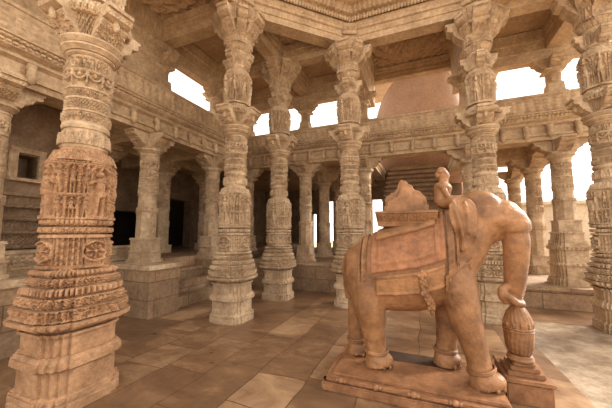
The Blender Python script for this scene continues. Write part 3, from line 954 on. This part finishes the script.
# ------------------------------------------------------------------ walls (structure)
def wall_with_holes(name, axis, c, th, a0, a1, z0, z1, holes, mat):
    """axis 'x': wall in plane x=c spanning y a0..a1;  holes (h0,h1,zb,zt)"""
    m = MB()
    cuts = sorted(holes)
    pos = a0
    def bx(p, q, zb, zt):
        if q - p < 1e-4 or zt - zb < 1e-4: return
        if axis == 'x': m.box(c - th, c, p, q, zb, zt)
        else: m.box(p, q, c, c + th, zb, zt)
    for h0, h1, zb, zt in cuts:
        bx(pos, h0, z0, z1); bx(h0, h1, z0, zb); bx(h0, h1, zt, z1); pos = h1
    bx(pos, a1, z0, z1)
    return struct(m.build(name, mat))
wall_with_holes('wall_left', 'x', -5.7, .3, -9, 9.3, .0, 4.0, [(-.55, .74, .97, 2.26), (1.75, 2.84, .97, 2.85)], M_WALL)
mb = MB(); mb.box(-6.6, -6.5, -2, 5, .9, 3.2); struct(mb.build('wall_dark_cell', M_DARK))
for i, (y0, y1, zt, lab) in enumerate(((-.55, .74, 2.26, 0), (1.75, 2.84, 2.85, 0))):
    m = MB()
    for k, e in enumerate((.0, .09, .18)):
        x = -5.7 + .10 - .03 * k
        m.box(-5.7, x, y0 - e - .09, y0 - e, .97, zt + e + .09); m.box(-5.7, x, y1 + e, y1 + e + .09, .97, zt + e + .09)
        m.box(-5.7, x, y0 - e, y1 + e, zt + e, zt + e + .09)
    struct(m.build('door_%d' % (i + 1), M_WALL))
# aisle ceilings at beam level
mb = MB(); mb.box(-9, -D_ - .22, -9, 9, 4.0, 4.2); struct(mb.build('ceiling', M_CEIL))
mb = MB(); mb.box(-D_ - .2, A_ - .1, D2 + .22, 9, 4.0, 4.2); struct(mb.build('ceiling', M_CEIL))
mb = MB(); mb.box(4.6, 7.0, D2 + .22, 6.2, 4.0, 4.2); struct(mb.build('ceiling', M_CEIL))

# lower cross beams in the aisles
G4 = 'low cross beams of the aisles'
for p, q, lab in (((-5.7, 0), (-D_, 0), 'dim cross beam in the left aisle behind the steps'), ((-5.7, -A_), (-D_, -A_), 'dim cross beam in the left aisle at the podium pillar'),
                  ((-3.95, -A_), (-3.95, D2), 'dim long beam deep in the left aisle'),
                  ((0, D2), (0, 5.4), 'low cross beam going back from the low platform pillar'), ((A_, D2), (A_, 5.4), 'low cross beam going back behind the carved pillar left of the elephant'),
                  ((A_ + B_, D2), (A_ + B_, 5.4), 'low cross beam going back behind the elephant head'), ((SIDE, D2), (SIDE, 5.4), 'low cross beam going back over the backlit pillars'),
                  ((A_ + B_, 3.57), (SIDE, 3.57), 'low beam across the backlit gap right of the elephant head'), ((0, 3.57), (A_, 3.57), 'low beam across the far gap left of the elephant')):
    ub('cross_beam', lab, p, q, 3.66, 4.0, .15, G4, M_BEAM, False)

# carved shrine wall at the far left
def shrine_wall():
    t = thing('shrine_wall', 'carved shrine wall with stacked mouldings and a small dark niche, behind the nearest pillar', 'shrine', (-3.25, -3.35, .97))
    prof = [(0, 0, None, 0, 0)]
    z = 0
    for (h, o, pat) in ((.14, .06, None), (.05, .10, p_leaf), (.14, .02, None), (.06, .08, p_beads), (.20, .0, p_mix), (.05, .09, p_leafdown), (.18, -.02, p_scroll), (.06, .07, p_beads), (.16, -.02, None), (.05, .10, p_dentil), (.16, -.03, p_figure), (.06, .06, p_leaf)):
        prof.append((-o, z, pat, .12 if pat is not p_figure else .15, .015)); z += h
        prof.append((-o, z, None, 0, 0))
    prof += [(.5, z, None, 0, 0), (.5, 0, None, 0, 0)]
    V, F = sweep(3.0, prof[1:], .02, -2.6)
    o = mesh_obj('moulded_base', V, F, M_WALL, t); o.rotation_euler = (0, 0, PI / 2)
    m = MB()
    zb = z
    m.box(-.4, .0, -2.6, -.35, zb, zb + 1.7)
    m.box(-.4, .0, -.05, .4, zb, zb + 1.7)
    m.box(-.4, .0, -.35, -.05, zb, zb + .28); m.box(-.4, .0, -.35, -.05, zb + .68, zb + 1.7)
    m.box(-.45, -.35, -.35, -.05, zb + .28, zb + .68)
    m.build('upper_wall', M_WALL, t)
    m = MB()
    for k in range(2):
        e = .05 * k
        m.box(0, .07 - .02 * k, -.35 - e - .05, -.35 - e, zb + .24, zb + .72 + e); m.box(0, .07 - .02 * k, -.05 + e, -.0 + e, zb + .24, zb + .72 + e)
        m.box(0, .08 - .02 * k, -.40 - e, .0 + e, zb + .70 + e, zb + .75 + e)
    m.box(0, .1, -.45, .05, zb + .20, zb + .25)
    m.build('niche_frame', M_PIL, t)
shrine_wall()

# back wall with openings
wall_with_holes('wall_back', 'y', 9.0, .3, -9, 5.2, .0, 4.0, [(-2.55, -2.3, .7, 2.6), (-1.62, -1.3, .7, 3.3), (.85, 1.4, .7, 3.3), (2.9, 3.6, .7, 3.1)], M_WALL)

# stepped-roof shrine in the back hall
t = thing('stepped_shrine', 'small shrine with a roof of stacked stone slabs behind the stone rider', 'shrine', (3.12, 4.6, .45))
m = MB(); m.box(-.80, .80, -.2, 1.6, 0, 2.2)
m.build('cell', M_WALL, t)
for k in range(8):
    w = 1.12 - .035 * k
    m = MB(); m.box(-w, w, -.62 + .03 * k, 1.6, 2.2 + .16 * k, 2.2 + .16 * k + .10, .015); m.box(-w + .08, w - .08, -.52 + .03 * k, 1.6, 2.3 + .16 * k, 2.36 + .16 * k)
    m.build('roof_slab', M_WALL, t)

# rosy dome beyond the back parapet
t = thing('plaster_dome', 'smooth rosy plaster dome beyond the back parapet, above the rider', 'dome', (3.42, 7.6, 3.9))
m = MB()
m.lathe([(2.18, 0), (2.18, 1.9)] + [(2.15 * math.cos(k * .13), 2.0 + 3.3 * math.sin(k * .13)) for k in range(12)] + [(.02, 5.3)], 64, rad=lambda q, z: 1 - .03 * abs(math.cos(q * 5 + .3)) ** 6)
m.build('shell', M_DOME, t, True)
m = MB(); m.lathe([(2.16, 1.86), (2.26, 1.88), (2.26, 1.97), (2.14, 1.99)], 48); m.build('rim', M_DOME, t)
mb = MB(); mb.box(-.4, 7.2, 3.4, 11.5, 9.7, 9.9); struct(mb.build('ceiling', M_CEIL))  # unseen roof slab over the dome, added to shade it from the sky

# courtyard to the right and behind
t = thing('courtyard_arcade', 'low sunlit building with a black doorway across the courtyard at right', 'building', (9.5, 12.5, 0))
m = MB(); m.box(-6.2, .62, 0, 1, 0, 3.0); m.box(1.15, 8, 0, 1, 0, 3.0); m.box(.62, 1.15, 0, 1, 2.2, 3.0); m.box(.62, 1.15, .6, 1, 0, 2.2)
m.build('wall', M_COURT, t)
m = MB(); m.box(-6.3, 8.1, -.25, 1.1, 3.0, 3.18, .02); m.build('eave', M_COURT, t)
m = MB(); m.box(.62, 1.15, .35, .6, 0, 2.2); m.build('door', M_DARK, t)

# ------------------------------------------------------------------ elephant plinth
t = thing('elephant_plinth', 'low moulded stone plinth under the elephant', 'plinth', (3.12, -2.95, 0))
m = MB(); m.box(-.82, .86, -.48, .48, 0, .085, .012); m.box(-.79, .84, -.45, .45, .085, .125, .01); m.box(-.73, .82, -.39, .39, .125, .15, .008)
m.build('slab', M_PLINTH, t)
m = MB()
m.box(-.80, .85, -.47, -.43, .10, .128, .01)
m.box(-.80, -.76, -.47, .47, .10, .128, .01)
m.build('edge_moulding', M_PLINTH, t)
m = MB(); m.box(2.88 - 3.12, 3.46 - 3.12, .13, .38, .145, .153); o = m.build('shadow_slab', M_SHADOW, t); o['label'] = 'thin dark slab standing for the shadow under the elephant'  # thin dark slab paints the shadow between the legs
for k in range(5):
    x = -.62 + k * .34
    m = MB(); m.ell((x, -.455, .118), (.035, .03, .028), 10, 8); m.ell((x - .04, -.455, .116), (.02, .024, .02), 8, 6); m.ell((x + .04, -.455, .116), (.02, .024, .02), 8, 6)
    m.build('clasp', M_PLINTH, t, True)

t = thing('bouquet_pedestal', 'square stone block at the trunk end of the plinth, carrying the carved bundle', 'pedestal', (4.22, -2.72, 0))
m = MB(); m.box(-.225, .135, -.25, .28, 0, .19, .01); m.box(-.235, .15, -.27, .30, .19, .225, .008); m.build('block', M_PLINTH, t)
m = MB(); m.box(-.20, .10, -.20, .12, .225, .265, .008); m.box(-.17, .07, -.17, .09, .265, .30, .008); m.box(-.14, .04, -.14, .06, .30, .33, .008); m.build('stepped_top', M_PLINTH, t)

t = thing('carved_bundle', 'carved leaf bundle on the pedestal, gripped by the elephant trunk', 'carving', (4.165, -2.765, .33))
def fl(tt, z): return 1 + .035 * math.cos(tt * 19 + 2 * math.sin(z * 14)) + .02 * math.cos(tt * 7 - z * 9)
m = MB(); m.lathe([(.10, 0), (.115, .012), (.115, .03), (.095, .04), (.105, .052), (.09, .062)], 30); m.build('foot_ring', M_ELE, t, True)
m = MB(); m.lathe([(.09, .06), (.102, .09), (.114, .14), (.120, .22), (.124, .30), (.122, .36), (.110, .42), (.09, .47), (.06, .51), (.04, .545)], 96, rad=fl)
m.build('leaves', M_ELE, t, True)
m = MB()
for z in (.29, .315):
    m.tube([((.126) * math.cos(k * 2 * PI / 30), .126 * math.sin(k * 2 * PI / 30), z) for k in range(30)], [.007 + .003 * (k % 2) for k in range(30)], 6, True)
for k in range(12):
    q = k * PI / 6
    m.ell((.122 * math.cos(q), .122 * math.sin(q), .35), (.014, .014, .03), 8, 6)
m.build('garland', M_ELE, t, True)

# ------------------------------------------------------------------ elephant
EX, EY = 3.12, -2.9
ele = thing('stone_elephant', 'carved stone elephant walking right with saddle and rider, trunk gripping a leaf bundle', 'elephant', (EX, EY, .15))
def E(x, y, z): return (x - EX, y, z - .15)
SEC = [(2.425, 1.12, .05, .08), (2.44, 1.13, .12, .18), (2.49, 1.13, .20, .28), (2.58, 1.12, .26, .35), (2.70, 1.13, .30, .395), (2.85, 1.155, .32, .43), (3.05, 1.19, .335, .46),
       (3.25, 1.225, .335, .475), (3.45, 1.29, .32, .48), (3.60, 1.37, .29, .47), (3.73, 1.46, .25, .42), (3.86, 1.60, .20, .33), (3.95, 1.66, .12, .2)]
def sect(x):
    xs_ = [s[0] for s in SEC]
    return [float(np.interp(x, xs_, [s[k] for s in SEC])) for k in (1, 2, 3)]
m = MB()
V = []; F = []; n = 40
for (x, zc, w, h) in SEC:
    for i in range(n):
        q = 2 * PI * i / n
        cy, sz = math.cos(q), math.sin(q)
        e = .88
        V.append(E(x, w * math.copysign(abs(cy) ** e, cy), zc + h * math.copysign(abs(sz) ** e, sz)))
for j in range(len(SEC) - 1):
    for i in range(n):
        F.append((j * n + i, j * n + (i + 1) % n, (j + 1) * n + (i + 1) % n, (j + 1) * n + i))
F.append(tuple(range(n - 1, -1, -1))); F.append(tuple(range((len(SEC) - 1) * n, len(SEC) * n)))
m.add(V, F)
def limb(pts, rad, n=18):
    m.tube([E(*p) for p in pts], rad, n)
# near side is -y
limb([(2.72, -.05, 1.40), (2.72, -.11, 1.2), (2.72, -.14, .98), (2.73, -.15, .75), (2.77, -.13, .55), (2.79, -.12, .36), (2.79, -.11, .26), (2.81, -.11, .16)], [.12, .185, .195, .178, .135, .108, .11, .14])
m.ell(E(2.83, -.11, .22), (.145, .13, .085))
limb([(2.66, .05, 1.4), (2.66, .11, 1.2), (2.63, .13, .98), (2.59, .14, .72), (2.55, .13, .52), (2.53, .13, .36), (2.53, .13, .26), (2.55, .13, .16)], [.12, .185, .19, .165, .125, .105, .108, .135])
m.ell(E(2.57, .13, .22), (.14, .125, .085))
limb([(3.58, -.06, 1.48), (3.60, -.13, 1.25), (3.62, -.165, 1.02), (3.655, -.18, .82), (3.70, -.18, .62), (3.745, -.18, .44), (3.77, -.18, .30), (3.80, -.18, .16)], [.10, .175, .175, .152, .128, .108, .106, .132])
m.ell(E(3.83, -.18, .225), (.145, .125, .09))
limb([(3.56, .06, 1.45), (3.55, .13, 1.22), (3.54, .165, .95), (3.54, .18, .75), (3.53, .18, .56), (3.51, .18, .40), (3.49, .18, .28), (3.49, .18, .16)], [.10, .17, .165, .14, .12, .105, .105, .13])
m.ell(E(3.515, .18, .225), (.14, .125, .085))
# head, jaw, trunk
m.ell(E(3.86, 0, 1.76), (.25, .20, .27))
m.ell(E(3.87, -.08, 1.88), (.16, .11, .13)); m.ell(E(3.87, .08, 1.88), (.16, .11, .13))
m.ell(E(4.04, 0, 1.76), (.19, .16, .17))
m.ell(E(3.93, 0, 1.57), (.12, .10, .10))
for s in (-1, 1):
    m.ell(E(4.0, s * .135, 1.72), (.10, .05, .08)); m.ell(E(4.045, s * .172, 1.775), (.026, .016, .018))
limb([(3.95, 0, 1.76), (4.06, 0, 1.755), (4.12, 0, 1.70), (4.15, 0, 1.635), (4.155, 0, 1.595)], [.17, .168, .16, .155, .142], 20)
limb([(4.15, 0, 1.62), (4.165, 0, 1.5), (4.16, .02, 1.34), (4.15, .04, 1.18), (4.14, .07, 1.04), (4.13, .09, .96), (4.10, .09, .90)], [.118, .118, .110, .100, .092, .084, .07], 20)
limb([(4.12, .06, .97), (4.085, .02, .925), (4.045, -.01, .925), (4.015, -.015, .97), (4.02, -.01, 1.03), (4.06, .01, 1.06)], [.062, .05, .046, .044, .042, .036], 12)
limb([(4.03, -.01, .99), (4.07, -.05, .96), (4.12, -.05, .915), (4.17, -.02, .895), (4.20, .05, .90)], [.036, .036, .034, .032, .026], 12)
# ears
def ear(s):
    out = [(3.56, 1.86), (3.60, 1.93), (3.67, 1.95), (3.75, 1.92), (3.80, 1.86), (3.815, 1.76), (3.80, 1.64), (3.785, 1.54), (3.74, 1.47), (3.69, 1.42), (3.655, 1.40), (3.63, 1.46), (3.61, 1.55), (3.575, 1.66), (3.55, 1.76)]
    cx, cz = 3.69, 1.70
    V = []; n = len(out); K = 6
    for side in (0, 1):
        for k in range(K + 1):
            f = k / K
            for i, (x, z) in enumerate(out):
                X = cx + (x - cx) * f; Z = cz + (z - cz) * f
                fwd = (X - 3.55) / .27
                y = .225 + .075 * (1 - fwd) + .022 * math.cos(i * 1.9) * f * f + (.03 if side else -.012)
                y -= .05 * max(0, (Z - 1.8) / .15)
                V.append(E(X, s * y, Z))
    F = []
    off = (K + 1) * n
    for side in (0, 1):
        for k in range(K):
            for i in range(n):
                a = side * off + k * n + i; b = side * off + k * n + (i + 1) % n
                q = (a, b, b + n, a + n)
                F.append(q if side else q[::-1])
    for i in range(n):
        a = K * n + i; b = K * n + (i + 1) % n
        F.append((a, b, b + off, a + off))
    m.add(V, F)
ear(-1); ear(1)
for s_ in (-1, 1):
    limb([(3.60, s_ * .305, 1.90), (3.63, s_ * .325, 1.75), (3.66, s_ * .32, 1.58), (3.665, s_ * .31, 1.45)], [.018, .022, .02, .012], 8)
    limb([(3.70, s_ * .285, 1.90), (3.72, s_ * .295, 1.74), (3.715, s_ * .295, 1.58)], [.014, .018, .012], 8)
# tail
limb([(2.44, .02, 1.3), (2.42, .02, 1.15), (2.425, .03, .95), (2.45, .03, .8)], [.04, .035, .03, .03], 10)
body = remeshed(m, 'body', M_ELE, ele, .012, 4)

# toenails
for (x, y, nails) in ((2.83, -.11, 4), (3.83, -.18, 4), (3.515, .18, 4), (2.57, .13, 4)):
    for k in range(nails):
        mm = MB()
        q = -1.75 + k * .62
        mm.ell(E(x + .128 * math.cos(q), y + .115 * math.sin(q), .178), (.018, .018, .022), 8, 6)
        mm.build('toenail', M_ELE, ele, True)

def ringband(x, y, z, rx, ry, tilt, name='anklet', r=.010):
    mm = MB()
    N_ = 26
    for row in (0, 1):
        pts = []
        for k in range(N_):
            q = 2 * PI * k / N_
            pts.append(E(x + rx * math.cos(q), y + ry * math.sin(q), z + tilt * math.cos(q) + row * .016))
        mm.tube(pts, [r * (1 + .35 * (k % 2)) for k in range(N_)], 6, True)
    mm.build(name, M_ELE, ele, True)
ringband(2.795, -.11, .30, .118, .118, 0)
ringband(3.775, -.18, .30, .115, .115, .03)
ringband(3.495, .18, .31, .115, .115, .0)
ringband(2.535, .13, .31, .115, .115, 0)

# draped cloth following the body
def drape(name, x0, x1, q0, q1, off, mat, patt=None, nx=60, nq=60, thick=.012):
    V = []; F = []
    for side in (1, 0):
        for j in range(nq + 1):
            for i in range(nx + 1):
                x = x0 + (x1 - x0) * i / nx; q = q0 + (q1 - q0) * j / nq
                zc, w, h = sect(x)
                cy, sz = math.cos(q), math.sin(q)
                e = .88
                o = off + (thick if side else -.03)
                if side and patt: o += patt(i / nx, j / nq)
                V.append(E(x, (w + o) * math.copysign(abs(cy) ** e, cy), zc + (h + o) * math.copysign(abs(sz) ** e, sz)))
    n1 = nx + 1; tot = n1 * (nq + 1)
    for side in (0, 1):
        for j in range(nq):
            for i in range(nx):
                a = side * tot + j * n1 + i
                q = (a, a + 1, a + n1 + 1, a + n1)
                F.append(q if side == 0 else q[::-1])
    for i in range(nx):
        F.append((i, tot + i, tot + i + 1, i + 1)); a = nq * n1 + i; F.append((a, a + 1, tot + a + 1, tot + a))
    for j in range(nq):
        a = j * n1; F.append((a, a + n1, tot + a + n1, tot + a)); a = j * n1 + nx; F.append((a, tot + a, tot + a + n1, a + n1))
    return mesh_obj(name, V, F, mat, ele, True)
def cloth_pat(u, v):
    b = min(u, 1 - u, v * 2.2, (1 - v) * 2.2)
    o = .012 if b < .05 else (.004 if b < .10 else (.010 if b < .125 else 0))
    if .05 < b < .10: o += .004 * math.cos(u * 120) * math.cos(v * 160)
    return o
drape('saddle_cloth', 2.79, 3.51, -.02 + PI, -PI * 0 - .0 + PI + .02 - PI * 1.0 - .04, .006, M_CLOTH, cloth_pat, 90, 130)
ctop = drape('saddle_pad', 2.84, 3.43, PI * .74, PI * .26, .03, M_ELE, lambda u, v: .010 if min(v, 1 - v) < .10 else 0, 60, 50)
# girth and crupper straps
def strap(x, q0, q1, w, off=.012, name='strap'):
    drape(name, x - w / 2, x + w / 2, q0, q1, off, M_ELE, lambda u, v: .006 * math.cos(v * 260) + (.006 if min(u, 1 - u) < .25 else 0), 6, 120)
strap(2.71, -.2, PI + .2, .05, .012)
strap(2.66, -.2, PI + .2, .02, .012)
strap(3.56, -.9, PI + .9, .06, .012)
strap(3.62, -.9, PI + .9, .02, .012)
drape('belly_band', 2.84, 3.50, PI + .04, PI + .46, .002, M_ELE, lambda u, v: .01 if min(v, 1 - v) < .15 else 0, 30, 20)
drape('belly_band', 2.84, 3.50, -.46, -.04, .002, M_ELE, lambda u, v: .01 if min(v, 1 - v) < .15 else 0, 30, 20)
# cloth flap on the near shoulder
drape('shoulder_flap', 3.50, 3.74, PI + .25, PI + .75, .012, M_ELE, lambda u, v: .012 if min(u, 1 - u, v, 1 - v) < .12 else .003 * math.cos(v * 60), 24, 40)

# tassel rope
mm = MB()
pts = [(3.29, -.345, 1.17), (3.30, -.35, 1.09), (3.31, -.345, 1.01), (3.34, -.335, .94), (3.36, -.32, .88)]
for k, p in enumerate(pts):
    mm.ell(E(*p), (.045, .03, .05), 10, 8)
    for q in range(4):
        mm.ell(E(p[0] + .03 * math.cos(q * 1.6 + k), p[1] - .015, p[2] + .035 * math.sin(q * 1.6 + k)), (.018, .018, .022), 8, 6)
mm.ell(E(3.37, -.32, .83), (.022, .02, .04), 8, 6)
mm.build('bell_tassel', M_ELE, ele, True)

# howdah seat platform (flared, slatted) and its broken throne back
t0 = MB()
V, F = sweep(.60, [(-.19, 1.655, None, 0, 0), (-.20, 1.70, None, 0, 0), (-.20, 1.705, p_slant, .022, .010), (-.23, 1.79, None, 0, 0), (-.245, 1.795, None, 0, 0), (-.245, 1.82, None, 0, 0), (.245, 1.82, None, 0, 0), (.245, 1.795, None, 0, 0), (.20, 1.70, None, 0, 0), (.19, 1.655, None, 0, 0)], .006)
V = [(x + 2.85 - EX + (z - 1.70) * (-.15 if x < .3 else .15), y, z - .15) for x, y, z in V]
mesh_obj('howdah_seat', V, F, M_ELE, ele)
mm = MB()
out = [(2.93, 1.81), (2.93, 1.95), (2.945, 1.98), (2.985, 1.99), (3.00, 2.02), (3.03, 2.01), (3.06, 2.05), (3.085, 2.12), (3.11, 2.145), (3.135, 2.12), (3.15, 2.13), (3.185, 2.09), (3.215, 2.08), (3.235, 2.03), (3.29, 2.02), (3.32, 1.98), (3.36, 1.95), (3.365, 1.81)]
cx_, cz_ = 3.15, 1.9
out = [(3.15 + (x - 3.15) * 1.03, 1.80 + (z - 1.80) * (1.12 if z > 1.85 else 1)) for x, z in out]
mm.prism(out, -.08, .05, lambda a, b, w: (a - EX, w, b - .15))
mm.prism([(3.15 + (x - 3.15) * .85, 1.80 + (z - 1.80) * .72) for x, z in out], -.13, -.05, lambda a, b, w: (a - EX, w, b - .15))
mm.ell(E(3.13, -.07, 2.05), (.05, .04, .12)); mm.ell(E(3.27, -.06, 1.93), (.08, .05, .06))
mm.box(2.92 - EX, 3.38 - EX, -.16, .16, 1.66, 1.73)
remeshed(mm, 'broken_throne', M_ELE, ele, .010, 1)
# rider: one continuous carved figure, seated astride the neck facing right
mm = MB()
def rl(pts, rad, n=10): mm.tube([E(*p) for p in pts], rad, n)
RX = 3.535
mm.ell(E(RX, 0, 1.905), (.08, .095, .06))
rl([(RX - .01, 0, 1.90), (RX - .015, 0, 2.0), (RX, 0, 2.09), (RX + .005, 0, 2.125)], [.085, .084, .092, .065], 16)
mm.ell(E(RX, 0, 2.075), (.078, .125, .06))
mm.ell(E(RX, -.075, 2.10), (.035, .035, .034)); mm.ell(E(RX, .075, 2.10), (.035, .035, .034))
rl([(RX + .005, 0, 2.09), (RX + .01, 0, 2.18)], [.055, .046])
mm.ell(E(RX + .015, 0, 2.205), (.054, .048, .062))
mm.ell(E(RX + .06, 0, 2.20), (.012, .010, .015))
mm.ell(E(RX + .05, 0, 2.172), (.016, .014, .012))
mm.ell(E(RX - .005, 0, 2.25), (.056, .05, .03)); mm.ell(E(RX - .01, 0, 2.275), (.046, .042, .03)); mm.ell(E(RX - .05, 0, 2.22), (.025, .03, .04))
for s in (-1, 1):
    mm.ell(E(RX + .01, s * .042, 2.20), (.014, .01, .02))
    mm.ell(E(RX + .052, s * .016, 2.213), (.007, .007, .006))
    rl([(RX, s * .075, 2.10), (RX + .005, s * .105, 2.03), (RX + .035, s * .11, 1.96), (RX + .11, s * .07, 1.955), (RX + .15, s * .045, 1.965)], [.032, .029, .025, .021, .018])
    mm.ell(E(RX + .165, s * .04, 1.968), (.024, .016, .018))
    for k in range(4):
        rl([(RX + .175, s * .04 + (k - 1.5) * .008, 1.972), (RX + .192, s * .04 + (k - 1.5) * .008, 1.968), (RX + .195, s * .04 + (k - 1.5) * .008, 1.955)], [.006, .006, .005], 6)
    rl([(RX, s * .06, 1.90), (RX + .08, s * .15, 1.90), (RX + .10, s * .19, 1.86), (RX + .06, s * .235, 1.78)], [.06, .052, .044, .03])
remeshed(mm, 'rider', M_ELE, ele, .006, 2)
# the rider's goad
mm = MB(); mm.tube([E(RX + .17, -.04, 1.90), E(RX + .175, -.04, 1.98), E(RX + .18, -.04, 2.12)], .008, 8); mm.build('goad', M_ELE, ele, True)
